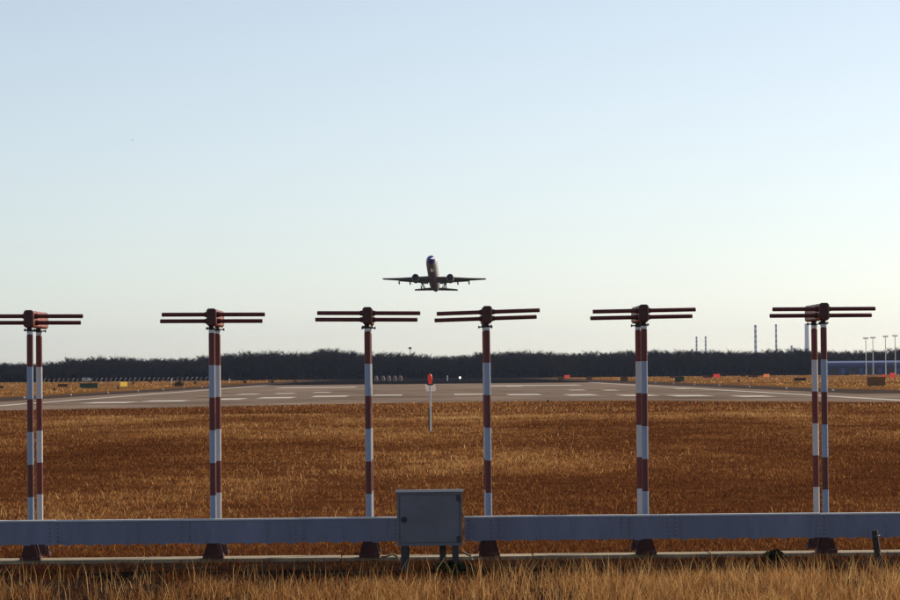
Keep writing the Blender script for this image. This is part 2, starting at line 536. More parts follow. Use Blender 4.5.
labs = ['antenna with red and white twin masts farthest left, its rods cut by the left edge',
        'second antenna from the left, its two red and white masts overlapping',
        'antenna just left of the grey cabinet, masts nearly in line',
        'antenna just right of the grey cabinet, its rods tilted up to the right',
        'third antenna right of the cabinet side, fifth from the left, masts touching side by side',
        'antenna with red and white twin masts farthest right, with a gap between them']
labs[4] = 'fifth antenna from the left, its two masts touching side by side'
for i, (px, tl) in enumerate(((30.5, -0.45), (213, -0.35), (368.8, -0.6), (488.6, 1.5), (645, 0.7), (825.2, -0.1))):
    antenna(i, px, labs[i], tl, 50 + i)

# ------------------------------------------------------------------ cable duct in front of the masts
DUCT_Y = 42.0
def duct(x0, x1, label, joints, posts):
    root = empty('cable_duct', ((x0 + x1) / 2, DUCT_Y, 0), label, 'duct')
    cx = (x0 + x1) / 2
    z0, z1 = 0.350, 0.637
    ed = [x0] + joints + [x1]
    for a, b_ in zip(ed[:-1], ed[1:]):
        dz = random.uniform(-0.003, 0.003)
        dy = random.uniform(-0.004, 0.004)
        mb = MB()
        A, B = a - cx + 0.001, b_ - cx - 0.001
        mb.box(A, B, -0.012 + dy, 0.0 + dy, z0 + dz, z1 + dz)                    # face sheet
        mb.box(A, B, 0.0005 + dy, 0.10 + dy, z0 + 0.004 + dz, z0 + 0.016 + dz)    # bottom return
        panel = mb.build('face_panel', M['duct'], root)
        lid = MB()
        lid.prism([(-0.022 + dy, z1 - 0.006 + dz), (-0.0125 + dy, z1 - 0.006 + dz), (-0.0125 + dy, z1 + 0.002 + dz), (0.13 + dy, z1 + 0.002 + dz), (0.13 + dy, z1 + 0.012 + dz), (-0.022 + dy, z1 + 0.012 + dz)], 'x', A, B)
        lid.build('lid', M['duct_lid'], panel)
        bt = MB()                                                               # bolt rows at both panel ends
        for ex in (A + 0.05, B - 0.05):
            for k in range(5):
                zz = z0 + 0.04 + k * 0.052 + dz
                bt.tube([(ex, -0.012 + dy, zz), (ex, -0.022 + dy, zz)], 0.007, 6, smooth=False)
        tag(bt.build('bolt_row', M['dark_metal'], panel), kind='stuff')
        cl = MB()                                                               # little cable clips along the lower lip
        q = A + 0.12
        while q < B - 0.1:
            cl.box(q, q + 0.085, -0.02 + dy, -0.0125 + dy, z0 - 0.014 + dz, z0 + 0.008 + dz)
            q += random.uniform(0.2, 0.36)
        tag(cl.build('lip_clips', M['duct'], panel), kind='stuff')
    for xp in posts:
        mb = MB()
        mb.box(xp - cx - 0.04, xp - cx + 0.04, 0.02, 0.075, -0.05, z0 + 0.003)
        mb.build('post', M['wood'], root)
    return root
def X(px, Y, py=530): return at(px, py, Y).x
duct(X(-60, DUCT_Y), X(400, DUCT_Y), 'blue grey metal cable duct left of the grey cabinet', [X(54, DUCT_Y), X(186, DUCT_Y), X(300, DUCT_Y)], [])
duct(X(464.5, DUCT_Y), X(960, DUCT_Y), 'blue grey metal cable duct right of the grey cabinet', [X(495, DUCT_Y), X(625, DUCT_Y), X(671, DUCT_Y), X(820, DUCT_Y)], [])
stake = empty('stake', (X(877, 41.4), 41.4, 0), 'dark wooden stake in the grass near the right edge', 'stake')
b = MB(); b.tube([(0.03, 0, -0.1), (0, 0, 0.2), (-0.03, 0, 0.46)], [0.045, 0.042, 0.036], 8)
b.build('post', M['wood'], stake)
b = MB(); b.tube([(-0.045, 0.0, 0.385), (-0.01, -0.045, 0.39), (0.03, 0.0, 0.395)], 0.006, 6)
b.build('wire_loop', M['steel'], stake)

# ------------------------------------------------------------------ grey cabinet
CY = 41.3
ca, cb_ = at(396.3, 490, CY), at(463, 546, CY)
cabx = (ca.x + cb_.x) / 2
HW = (cb_.x - ca.x) / 2
ZT, ZB = ca.z, cb_.z + 0.01
cab = empty('control_cabinet', (cabx, CY, 0), 'grey metal equipment cabinet with pale lid standing on legs between the two ducts', 'cabinet')
b = MB(); b.box(-HW + 0.012, HW - 0.012, 0, 0.36, ZB, ZT - 0.03)
b.build('body', M['cabinet'], cab)
b = MB()
fr = 0.035
for (x0, x1, z0, z1) in ((-HW + .005, -HW + fr, ZB - .004, ZT - .031), (HW - fr, HW - .005, ZB - .004, ZT - .031), (-HW + fr, HW - fr, ZT - .062, ZT - .031), (-HW + fr, HW - fr, ZB - .004, ZB + .03)):
    b.box(x0, x1, -0.014, -0.0005, z0, z1)
b.build('door_frame', M['cabinet'], cab)
b = MB(); b.box(-HW + fr + .008, HW - fr - .008, -0.022, -0.002, ZB + .038, ZT - .070)
door = b.build('door', M['cabinet'], cab)
b = MB()
lx, lz = at(404, 519, CY).x - cabx, at(404, 519.5, CY).z
b.tube([(lx, -0.0225, lz), (lx, -0.036, lz)], 0.036, 16)
b.tube([(lx, -0.0365, lz), (lx, -0.052, lz)], 0.017, 10)
b.box(lx - 0.008, lx + 0.008, -0.062, -0.0525, lz - 0.03, lz + 0.02)
b.build('lock', M['dark_metal'], door)
for zz in (at(459, 498, CY).z, at(459, 539, CY).z):
    b = MB(); b.box(HW - 0.075, HW - 0.033, -0.034, -0.0225, zz - 0.035, zz + 0.035)
    b.tube([(HW - 0.03, -0.03, zz - 0.04), (HW - 0.03, -0.03, zz + 0.04)], 0.010, 8)
    b.build('hinge', M['dark_metal'], door)
b = MB()
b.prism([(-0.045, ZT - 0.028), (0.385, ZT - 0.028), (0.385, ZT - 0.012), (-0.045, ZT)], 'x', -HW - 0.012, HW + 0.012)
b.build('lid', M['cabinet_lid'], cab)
for lx_, ly in ((at(404.3, 556, CY).x - cabx, 0.03), (at(455.5, 556, CY).x - cabx, 0.03), (at(406, 556, CY).x - cabx, 0.33), (at(443, 556, CY).x - cabx, 0.33)):
    b = MB(); b.box(lx_ - 0.04, lx_ + 0.04, ly - 0.025, ly + 0.025, -0.05, ZB - 0.001)
    b.build('leg', M['dark_metal'], cab)
# pale conduit hoops that come out of the plinth
for nm, pts, lab in (('conduit', [(381, 561.5), (386, 557.5), (392, 554.5), (397, 557)], 'pale bent conduit beside the mast foot left of the cabinet'),
                     ('conduit', [(462, 551.5), (467, 554.5), (471, 559.5)], 'pale bent conduit between cabinet and mast foot on its right')):
    P = [at(x, y, 43.5) for x, y in pts]
    c0 = Vector((P[0].x, 43.5, 0))
    root = empty(nm, c0, lab, 'conduit', None)
    mb = MB()
    mb.tube([(p.x - c0.x, 0.02 * k, max(p.z, 0.08)) for k, p in enumerate(P)], 0.014, 8)
    mb.build('pipe', M['concrete'], root)
    mb = MB()
    mb.tube([(P[-1].x - c0.x, 0.02 * (len(P) - 1), P[-1].z), (P[-1].x - c0.x + 0.02, 0.08, 0.03)], 0.014, 8)
    mb.build('elbow', M['concrete'], root)

# ------------------------------------------------------------------ red lamp post on the runway centre line
lp = gnd(430.5, 432)
post = empty('lamp_post', (lp.x, lp.y, 0), 'slim pale post with a red warning lamp in front of the runway', 'lamp post')
b = MB(); b.tube([(0, 0, 0.02), (0, 0, 1.98)], 0.036, 12); b.build('pole', M['white'], post)
b = MB(); b.tube([(-0.06, 0.01, 0.02), (-0.06, 0.01, 1.0)], 0.022, 8); b.build('cable_pipe', M['dark_metal'], post)
b = MB(); b.box(-0.13, 0.13, -0.04, 0.04, 1.93, 1.985); b.build('cross_bar', M['dark_metal'], post)
b = MB(); b.tube([(0, 0, 1.986), (0, 0, 2.06), (0, 0, 2.09)], [0.05, 0.06, 0.085], 14); base = b.build('lamp_base', M['glow_red'], post)
b = MB(); b.tube([(0, 0, 2.091), (0, 0, 2.16), (0, 0, 2.30), (0, 0, 2.37), (0, 0, 2.40)], [0.07, 0.09, 0.088, 0.06, 0.02], 16); b.build('lens', M['lamp_red'], base)
b = MB(); b.tube([(0, 0, 2.395), (0, 0, 2.52)], 0.012, 6); b.build('spike', M['dark_metal'], base)
b = MB(); b.box(-0.2, 0.2, -0.2, 0.2, 0.0, 0.03); b.build('base_plate', M['concrete'], post)

# ------------------------------------------------------------------ foliage builders
def twig_tree(rs, H, spread, n_limb, twig_w):
    """bare tree as (verts, tris): tapered trunk, limbs and fans of twigs"""
    r_ = random.Random(rs)
    V, F = [], []
    def seg(p, q, a, b_):
        d = (q - p)
        u = d.cross(Vector((r_.uniform(-1, 1), r_.uniform(-1, 1), 0.3))).normalized()
        v = d.cross(u).normalized()
        o = len(V)
        for pt, rad in ((p, a), (q, b_)):
            for k in range(3):
                t = 2.094 * k
                V.append(pt + (u * math.cos(t) + v * math.sin(t)) * rad)
        for k in range(3):
            j = (k + 1) % 3
            F.extend([(o + k, o + j, o + 3 + j), (o + k, o + 3 + j, o + 3 + k)])
    def spike(p, q, a):
        d = (q - p)
        u = d.cross(Vector((r_.uniform(-1, 1), r_.uniform(-1, 1), r_.uniform(-1, 1)))).normalized() * a
        o = len(V)
        V.extend([p - u, p + u, q])
        F.append((o, o + 1, o + 2))
    top = Vector((r_.uniform(-.4, .4), r_.uniform(-.4, .4), H * 0.82))
    seg(Vector((0, 0, -0.2)), top * 0.45, H * 0.018, H * 0.012)
    seg(top * 0.45, top, H * 0.012, H * 0.004)
    for k in range(n_limb):
        f = 0.22 + 0.74 * (k + r_.random()) / n_limb
        p = top * f
        a = r_.uniform(0, 6.283)
        L = spread * (1.15 - 0.75 * f) * r_.uniform(.7, 1.15)
        up = L * r_.uniform(0.5, 1.2)
        q = p + Vector((math.cos(a) * L, math.sin(a) * L, up))
        q.z = min(q.z, H * r_.uniform(.9, 1.0))
        seg(p, q, H * 0.007, H * 0.0025)
        for _ in range(9):
            f2 = r_.uniform(0.25, 1)
            s = p.lerp(q, f2)
            a2 = a + r_.uniform(-1.5, 1.5)
            l2 = r_.uniform(0.10, 0.22) * H
            e = s + Vector((math.cos(a2) * l2 * 0.6, math.sin(a2) * l2 * 0.6, l2 * r_.uniform(0.1, 0.95)))
            e.z = min(e.z, H * r_.uniform(.93, 1.04))
            spike(s, e, twig_w)
            for _ in range(2):
                s3 = s.lerp(e, r_.uniform(.3, .8))
                a3 = a2 + r_.uniform(-1.2, 1.2)
                spike(s3, s3 + Vector((math.cos(a3), math.sin(a3), r_.uniform(.2, 1.3))) * l2 * 0.4, twig_w * 0.8)
    return np.array([tuple(p) for p in V]), np.array(F)

def leaf_clump(rs, n, sx, sy, sz, leaf):
    """irregular shrub: small leaf faces spread over a few uneven lobes"""
    r_ = np.random.default_rng(rs)
    lob = r_.uniform(-0.55, 0.55, (6, 3)); lob[:, 2] = r_.uniform(0.15, 0.7, 6)
    c = lob[r_.integers(0, 6, n)]
    d = r_.normal(size=(n, 3)); d /= np.linalg.norm(d, axis=1)[:, None]
    p = (c + d * (r_.random((n, 1)) ** 0.4) * 0.42) * np.array([sx, sy, sz])
    p[:, 2] = np.abs(p[:, 2])
    u = r_.normal(size=(n, 3)); u /= np.linalg.norm(u, axis=1)[:, None]
    v = np.cross(u, d); v /= np.linalg.norm(v, axis=1)[:, None] + 1e-9
    s = leaf * r_.uniform(.6, 1.4, (n, 1))
    V = np.stack([p - u * s, p + u * s, p + v * s * 1.6], 1).reshape(-1, 3)
    return V, np.arange(3 * n).reshape(-1, 3)

def tri_mesh(name, V, F, m, tone=None):
    me = bpy.data.meshes.new(name)
    me.vertices.add(len(V)); me.vertices.foreach_set('co', np.ascontiguousarray(V, dtype=np.float32).ravel())
    n = len(F)
    me.loops.add(n * 3); me.loops.foreach_set('vertex_index', np.ascontiguousarray(F, dtype=np.int32).ravel())
    me.polygons.add(n)
    me.polygons.foreach_set('loop_start', np.arange(0, 3 * n, 3, dtype=np.int32))
    if tone is not None:
        a = me.attributes.new('tone', 'FLOAT', 'POINT')
        a.data.foreach_set('value', np.ascontiguousarray(tone, dtype=np.float32))
    me.materials.append(m)
    me.update(calc_edges=True)
    return me

def vnoise(x, y, s, seed):
    """smooth value noise for patches"""
    r_ = np.random.default_rng(seed)
    G = r_.random((97, 97))
    u, v = (x / s) % 96, (y / s) % 96
    i, j = u.astype(int), v.astype(int)
    fu, fv = u - i, v - j
    fu, fv = fu * fu * (3 - 2 * fu), fv * fv * (3 - 2 * fv)
    return (G[i, j] * (1 - fu) + G[i + 1, j] * fu) * (1 - fv) + (G[i, j + 1] * (1 - fu) + G[i + 1, j + 1] * fu) * fv

# ------------------------------------------------------------------ far wood
def top_height(x):
    """metres of canopy height along the far tree line"""
    xp = [-450, -190, -150, -110, -75, -58, -45, -30, 0, 30, 60, 110, 150, 200, 450]
    hp = [9.6, 9.0, 10.8, 11.4, 12.2, 13.0, 13.6, 11.6, 10.8, 11.4, 11.5, 11.4, 11.5, 11.8, 11.2]
    return np.interp(x, xp, hp)
variants = [twig_tree(100 + k, 10.0, 3.2, 30, 0.05) for k in range(7)]
VS, FS, off = [], [], 0
WOOD_Y = 1500
for row in range(6):
    x = -430.0
    while x < 450:
        V, F = variants[rng.integers(0, 7)]
        h = top_height(x) / 10.0 * (0.80 + 0.22 * rng.random() ** .7) * (0.96 if row < 3 else 1.05) * (0.93 + 0.16 * float(vnoise(np.array([x + 500]), np.array([3.0]), 17.0, 31)[0]))
        a = rng.uniform(0, 6.28)
        ca_, sa = math.cos(a), math.sin(a)
        wv = rng.uniform(0.8, 1.3)
        P = np.stack([(V[:, 0] * ca_ - V[:, 1] * sa) * h * wv + x, (V[:, 0] * sa + V[:, 1] * ca_) * h * wv + WOOD_Y + row * 7 + rng.uniform(-3, 3), V[:, 2] * h], 1)
        VS.append(P); FS.append(F + off); off += len(V)
        x += rng.uniform(1.8, 3.6)
wv_, wf_ = np.concatenate(VS), np.concatenate(FS)
tag(link('woodland', tri_mesh('woodland', wv_, wf_, M['twig'])), 'dark bare woodland stretching along the whole horizon', 'wood', kind='stuff')
# thicket of lower growth that fills the wood
VS, FS, off = [], [], 0
cl = [leaf_clump(900 + k, 260, 1, 1, 1, 0.16) for k in range(5)]
for row in range(4):
    x = -435.0
    while x < 455:
        V, F = cl[rng.integers(0, 5)]
        hh = float(top_height(x)) * rng.uniform(0.48, 0.74) * (0.72 + 0.1 * row)
        P = V * np.array([rng.uniform(3, 5), 3.0, hh]) + np.array([x, WOOD_Y + 4 + row * 8 + rng.uniform(-2, 2), 0])
        VS.append(P); FS.append(F + off); off += len(V)
        x += rng.uniform(2.2, 4.2)
tag(link('undergrowth', tri_mesh('undergrowth', np.concatenate(VS), np.concatenate(FS), M['evergreen'])), 'dense dark undergrowth and evergreens filling the far woodland', 'undergrowth', kind='stuff')

def bare_tree(px, ytop, Y, label, rs, spread=4.2):
    p = at(px, ytop, Y)
    H = p.z
    root = empty('bare_tree', (p.x, Y, 0), label, 'tree', 'taller trees at the edge of the far wood')
    V, F = twig_tree(rs, H, spread, 34, 0.085)
    nt = 12
    me = tri_mesh('crown', V, F[nt:], M['twig'])
    link('crown', me, root)
    b = MB(); b.tube([(0, 0, -0.1), (0.05, 0, H * .25), (0, 0.05, H * .55)], [H * .02, H * .016, H * .011], 8)
    b.build('trunk', M['twig'], root)
for px, yt, lab, rs, sp in ((327, 348.5, 'tall round-crowned bare tree rising above the wood left of centre', 1, 5.2), (339, 349.5, 'tall bare tree just right of the round-crowned one', 2, 4.6), (303, 351.5, 'bare tree above the wood between the second and third antennas', 3, 4.4),
                            (70, 356.5, 'bare tree rising above the wood just right of the leftmost masts', 4, 3.6), (95, 355.5, 'bare tree above the wood over the green box', 5, 4), (562, 351.5, 'bare tree above the wood just right of centre, between fourth and fifth antennas', 6, 3.4), (394, 354, 'low domed bare tree just left of the thin radio mast', 7, 4)):
    bare_tree(px, yt, 1488, lab, rs, sp)

# ------------------------------------------------------------------ shrubs and small grass clumps
def shrub(px, py_base, wpx, hpx, label, rs, group=None, m='shrub'):
    p = gnd(px, py_base)
    s = p.y / FPX
    root = empty('shrub', (p.x, p.y, 0), label, 'shrub', group)
    V, F = leaf_clump(rs, 320, wpx * s * 0.52, wpx * s * 0.4, hpx * s * 0.95, max(0.03, wpx * s * 0.045))
    link('foliage', tri_mesh('foliage', V, F, M[m]), root)
    for k in range(3):
        a = k * 2.1
        b = MB()
        b.tube([(0, 0, 0), (math.cos(a) * wpx * s * .2, math.sin(a) * wpx * s * .15, hpx * s * .55)], [0.05 * s * 5, 0.02 * s * 5], 5)
        b.build('stem', M['wood'], root)
shrub(178, 386.6, 13, 6.5, 'dark green shrub beside a white marker post left of centre', 21)
shrub(772, 561, 34, 12, 'dark low weedy bush on the concrete strip left of the rightmost masts', 22)
shrub(451, 576, 44, 15, 'dark weed clump on the ground under the grey cabinet', 26)
shrub(744, 376.8, 8, 4, 'dark shrub at the wood edge near the orange board', 23)
shrub(846, 375.6, 9, 3.5, 'dark shrub in front of the blue building', 24)
far_small = [(133, 384.8, 4.5, 3.2), (150, 382.8, 5, 3), (195, 384, 5, 3.4), (245, 383.4, 6, 4), (271, 383.0, 6.5, 4), (295, 382.6, 5, 3), (317, 380.8, 4.5, 2.5)]
for k, (px, py, ww, hh) in enumerate(far_small):
    shrub(px, py, ww, hh, ['tiny dark shrub just right of the yellow sign', 'tiny dark shrub midway between yellow sign and white marker post', 'small dark shrub right of the bigger green shrub, left of the second antenna', 'small dark shrub just right of the second antenna and its white post', 'small dark shrub in the middle of the gap between second and third antennas', 'small dark shrub below the tall bare trees left of the third antenna', 'tiniest dark shrub, nearest to the third antenna on its left'][k], 30 + k, 'loose row of small far shrubs')

# ------------------------------------------------------------------ airfield furniture in the distance
def board(name, px0, px1, py0, py1, label, cat, m, legs=True, group=None, thick=0.12, frame=None):
    """panel on short legs, standing where its foot is sighted on the ground"""
    a = gnd((px0 + px1) / 2, py1)
    s = a.y / FPX
    W, Hh = (px1 - px0) * s, (py1 - py0) * s
    root = empty(name, (a.x, a.y, 0), label, cat, group)
    lo = Hh * (0.14 if legs else 0.0)
    b = MB(); b.box(-W / 2, W / 2, -thick / 2, thick / 2, lo, Hh); pn = b.build('panel', M[m], root)
    b = MB(); b.box(-W / 2 - 0.03, W / 2 + 0.03, -thick / 2 - 0.03, thick / 2 + 0.03, Hh, Hh + 0.05); b.build('cap', M[frame or m], pn)
    if legs:
        for sx in (-0.35, 0.35):
            b = MB(); b.box(sx * W - 0.05, sx * W + 0.05, -0.05, 0.05, -0.02, lo); b.build('leg', M['dark_metal'], root)
    return root
board('taxiway_sign', 120.2, 127.2, 382.2, 387.2, 'small bright yellow taxiway sign on the grass left of centre', 'sign', 'yellow')
board('low_board', 58, 67.5, 384.2, 387.2, 'low dark maroon board on the grass near the leftmost masts', 'board', 'maroon')
board('low_board', -4, 3.5, 386, 388.6, 'low dark maroon board cut by the left edge', 'board', 'maroon')
board('brown_board', 867.2, 885.2, 377.4, 387.2, 'large brown board standing on the grass near the right edge', 'board', 'brown', thick=0.5)
board('brown_board', 620.5, 628, 376.8, 382.2, 'brown board left of the fifth antenna mast', 'board', 'brown', thick=0.4)
board('brown_board', 586, 592, 376.8, 380.4, 'small brown board on the grass, middle of the three left of the fifth antenna', 'board', 'brown', thick=0.4)
board('brown_board', 558, 564, 376.6, 380.6, 'small brown board beside a red one, leftmost of three', 'board', 'brown', thick=0.4)
board('red_board', 564.5, 570, 375.2, 378.2, 'small red board next to a brown one right of centre', 'board', 'glow_red')
board('red_board', 713.5, 720, 374.2, 378.0, 'bright red board at the wood edge below the paired chimneys', 'board', 'glow_red')
board('maroon_board', 669.5, 675, 376.2, 378.2, 'tiny maroon board beside the small green box', 'board', 'maroon')
board('maroon_board', 703, 713, 375.8, 378.0, 'thin maroon board left of the bright red board', 'board', 'maroon')
board('orange_board', 763.5, 769.5, 374.2, 377.6, 'orange board at the wood edge below the tall chimneys', 'board', 'glow_orange')
board('maroon_board', 748, 758, 375, 377.6, 'maroon board left of the orange board', 'board', 'maroon')
board('red_board', 890, 894.8, 373.0, 379.2, 'upright red board near the right edge by the light poles', 'board', 'glow_red')
board('red_board', 882, 886, 374.8, 378.2, 'small red board just above the large brown board', 'board', 'glow_red')
board('dark_board', 794, 806, 378.2, 381.2, 'low dark board on the grass left of the rightmost masts', 'board', 'wood')
def green_box(px0, px1, py0, py1, label):
    a = gnd((px0 + px1) / 2, py1)
    s = a.y / FPX
    W, Hh = (px1 - px0) * s, (py1 - py0) * s
    root = empty('equipment_box', (a.x, a.y, 0), label, 'box')
    b = MB(); b.box(-W / 2, W / 2, -0.5, 0.5, 0, Hh * 0.93); bd = b.build('body', M['green'], root)
    b = MB(); b.box(-W / 2 - 0.06, W / 2 + 0.06, -0.56, 0.56, Hh * 0.93 + .001, Hh); b.build('roof', M['green'], root)
    n = max(2, int(W / 0.9))
    for k in range(n):
        x = -W / 2 + (k + .5) * W / n
        b = MB(); b.box(x - W / n * .42, x + W / n * .42, -0.53, -0.501, Hh * .08, Hh * .85); b.build('door', M['green'], bd)
green_box(80, 98, 383.2, 388.2, 'long low dark green box on the grass right of the leftmost masts')
green_box(675, 684, 376.6, 382, 'small dark green box on the grass right of the fifth antenna')

# white van beyond the green box
vp = gnd(87, 381.9)
van = empty('van', (vp.x, vp.y, 0), 'white van seen side-on beyond the long green box', 'van')
b = MB(); b.prism([(-2.2, 0.35), (2.2, 0.35), (2.2, 0.95), (1.6, 1.05), (1.1, 1.75), (-2.0, 1.8), (-2.2, 1.6)], 'y', -0.9, 0.9); b.build('body', M['white'], van)
for x in (-1.35, 1.4):
    for y in (-0.86, 0.86):
        b = MB(); b.tube([(x, y - 0.1, 0.33), (x, y + 0.1, 0.33)], 0.33, 16); b.build('wheel', M['black'], van)
for x0, x1 in ((0.25, 1.0), (-0.9, 0.1), (-1.9, -1.05)):
    b = MB(); b.box(x0, x1, -0.915, -0.901, 1.1, 1.6); b.build('window', M['glass'], van)
b = MB(); b.box(2.201, 2.24, -0.8, 0.8, 0.4, 0.6); b.build('bumper', M['dark_metal'], van)

# row of pale fence posts at the far left
pr = None
for k in range(36):
    px = 44 + k * 4.75
    p = gnd(px, 382.6 - 0.0042 * (px - 44) * 2)
    if pr is None:
        pr = empty('fence_post', (p.x, p.y, 0), 'short pale fence post, one of the long row below the wood on the left', 'post', 'row of pale fence posts')
        b = MB(); b.tube([(0, 0, 0), (0, 0, 1.1)], 0.24, 8); b.tube([(0, 0, 1.1), (0.5, 0, 1.5)], [0.24, 0.16], 8); b.build('stake', M['pinkish'], pr)
        b = MB(); b.tube([(0.5, 0, 1.5), (0.58, 0, 1.58)], 0.2, 8); b.build('cap', M['white'], pr)
        o = pr
    else:
        o = copy_tree(pr)
    o.location = (p.x, p.y, 0)
    o.rotation_euler.z = random.uniform(-.5, .5)

def marker(px, py0, py1, label, wpx=1.2, m='white', group=None):
    p = gnd(px, py1)
    s = p.y / FPX
    Hh = (py1 - py0) * s
    root = empty('marker_post', (p.x, p.y, 0), label, 'post', group)
    b = MB(); b.tube([(0, 0, 0), (0, 0, Hh * .8)], wpx * s * .4, 8); b.build('pole', M[m], root)
    b = MB(); b.tube([(0, 0, Hh * .8), (0, 0, Hh)], [wpx * s * .55, wpx * s * .4], 8); b.build('cap', M[m], root)
marker(171.6, 378.2, 383.6, 'white marker post beside the dark green shrub left of centre')
marker(229.4, 378.6, 383.2, 'white marker post just right of the second antenna')
marker(447.3, 375.5, 381, 'thin pale marker post left of the bright white lamp')
def dark_marker(px, py, label):
    p = gnd(px, py); s = p.y / FPX
    root = empty('ground_light', (p.x, p.y, 0), label, 'ground light', 'dark ground lights on the airfield grass')
    b = MB(); b.tube([(0, 0, 0), (0, 0, s * 1.2), (0, 0, s * 2.2), (0, 0, s * 2.6)], [s * 0.8, s * 1.0, s * 1.3, s * .6], 10); b.build('housing', M['black'], root)
    b = MB(); b.tube([(0, 0, s * 2.6), (0, 0, s * 2.9)], [s * .55, s * .3], 10); b.build('lens', M['glass'], root)
for px, py, lab in ((54.5, 390.6, 'small black ground light right of the leftmost masts'), (118.3, 389.4, 'small black ground light below the yellow sign'), (739, 382, 'small black ground light on the grass below the red board'), (548, 402.6, 'dark ground light at the runway end right of centre')):
    dark_marker(px, py, lab)

# runway edge lights
el = None
for s_ in (-1, 1):
    for k in range(7):
        y = 345 + k * 45
        if el is None:
            el = empty('edge_light', (0, 0, 0), '', 'ground light')
            b = MB(); b.tube([(0, 0, 0), (0, 0, 0.12), (0, 0, 0.26)], [0.10, 0.06, 0.10], 10); b.build('stem', M['pinkish'], el)
            b = MB(); b.tube([(0, 0, 0.26), (0, 0, 0.36), (0, 0, 0.40)], [0.10, 0.11, 0.05], 10); b.build('lens', M['white'], el)
            o = el
        else:
            o = copy_tree(el)
        o.location = (s_ * 41.2, y, 0.012)
        tag(o, 'tiny pale edge light on the %s runway shoulder, %s one' % ('left' if s_ < 0 else 'right', ['nearest', 'second nearest', 'third nearest', 'fourth nearest', 'third farthest', 'second farthest', 'farthest'][k]), 'ground light', 'edge lights on the %s shoulder' % ('left' if s_ < 0 else 'right'))

# row of pale rounded humps beside the runway
dm = None
for k, px in enumerate((376, 383, 388.8, 394.8, 400.4)):
    p = gnd(px, 381.6)
    root = empty('marker_dome', (p.x, p.y, 0), '', 'dome')
    rr = 0.62
    b = MB(); b.tube([(0, 0, 0), (0, 0, 0.9), (0, 0, 1.25), (0, 0, 1.55), (0, 0, 1.72), (0, 0, 1.78)], [rr, rr, rr * .93, rr * .68, rr * .34, 0.05], 16)
    b.build('shell', M['pinkish'], root)
    b = MB(); b.box(-rr - .12, rr + .12, -0.5, 0.5, 0, 0.28); b.build('base', M['wood'], root)
    tag(root, ['palest leftmost', 'second', 'middle', 'fourth', 'rightmost'][k] + ' of five small pinkish domes right of the third antenna mast', 'dome', 'row of five pinkish domes')

# bright lamp beside the far runway
p = gnd(460, 381.6)
fl = empty('runway_lamp', (p.x, p.y, 0), 'bright white lamp shining beside the far runway left of the fourth mast', 'lamp')
b = MB(); b.tube([(0, 0, 0), (0, 0, 0.75)], 0.12, 10); b.build('pole', M['dark_metal'], fl)
b = MB(); b.tube([(0, 0.25, 1.1), (0, -0.1, 1.1)], [0.16, 0.34], 16); hd = b.build('reflector', M['steel'], fl)
b = MB(); b.tube([(0, -0.101, 1.1), (0, -0.16, 1.1)], [0.30, 0.2], 16); b.build('lens', M['lamp_white'], hd)
b = MB(); b.tube([(0, 0, 0.75), (0, 0.1, 0.95)], 0.1, 8); b.build('bracket', M['dark_metal'], fl)

# ------------------------------------------------------------------ blue building, light poles, radio mast, chimneys
p0, p1 = at(829, 376, 1440), at(912, 376, 1440)
bl = empty('hangar', ((p0.x + p1.x) / 2, 1440, 0), 'long low blue building in front of the wood at the far right', 'building')
W2 = (p1.x - p0.x) / 2
b = MB(); b.box(-W2, W2, 0, 18, 0, 3.8); wl = b.build('wall', M['blue'], bl)
b = MB(); b.prism([(-0.6, 3.81), (18.6, 3.81), (18.6, 5.3), (9, 6.0), (-0.6, 5.2)], 'x', -W2 - 0.6, W2 + 0.6); b.build('roof', M['blue_pale'], bl)
for k in range(9):
    x = -W2 + 1.2 + k * (2 * W2 - 2.4) / 8.3
    wd = [2.6, 1.6, 3.0, 1.4, 2.8, 1.6, 2.6, 1.4, 2.0][k]
    b = MB(); b.box(x, x + wd, -0.12, -0.01, 0.4, 3.0); dr = b.build('door', M['glass' if k % 2 == 0 else 'blue_pale'], bl)
for k, (px, yt) in enumerate(((865.8, 338.8), (872.8, 338.3), (885.4, 337), (895, 336.4))):
    p = at(px, yt, 1400)
    root = empty('light_pole', (p.x, 1400, 0), ['tall slim apron light pole, leftmost of four', 'tall slim apron light pole, second from the left of four', 'tall slim apron light pole, third from the left of four', 'tall slim apron light pole nearest the right edge'][k], 'light pole', 'four apron light poles')
    b = MB(); b.tube([(0, 0, 0), (0, 0, p.z)], [0.24, 0.13], 8); b.build('pole', M['white'], root)
    b = MB(); b.tube([(-0.9, 0, p.z), (0.9, 0, p.z)], 0.1, 6); arm = b.build('cross_arm', M['steel'], root)
    for x in (-0.8, 0, 0.8):
        b = MB(); b.box(x - 0.28, x + 0.28, -0.25, 0.2, p.z + 0.101, p.z + 0.55); b.build('floodlight', M['steel'], arm)
p = at(410, 346.8, 1560)
rm = empty('radio_mast', (p.x, 1560, 0), 'thin lattice radio mast poking above the wood near the centre', 'mast')
b = MB()
for a in (0, 2.094, 4.189):
    b.tube([(math.cos(a) * .7, math.sin(a) * .7, 0), (math.cos(a) * .25, math.sin(a) * .25, p.z)], 0.07, 5)
z = 0.5
while z < p.z - 1:
    r0 = .7 - .45 * z / p.z
    for k in range(3):
        a, a2 = k * 2.094, (k + 1) * 2.094
        b.tube([(math.cos(a) * r0, math.sin(a) * r0, z), (math.cos(a2) * r0, math.sin(a2) * r0, z + 0.9)], 0.04, 4)
    z += 0.9
tag(b.build('lattice', M['steel'], rm), kind='stuff')
b = MB(); b.box(-0.7, 0.7, -0.3, 0.3, p.z - 1.0, p.z - 0.2); b.build('antenna_head', M['dark_metal'], rm)

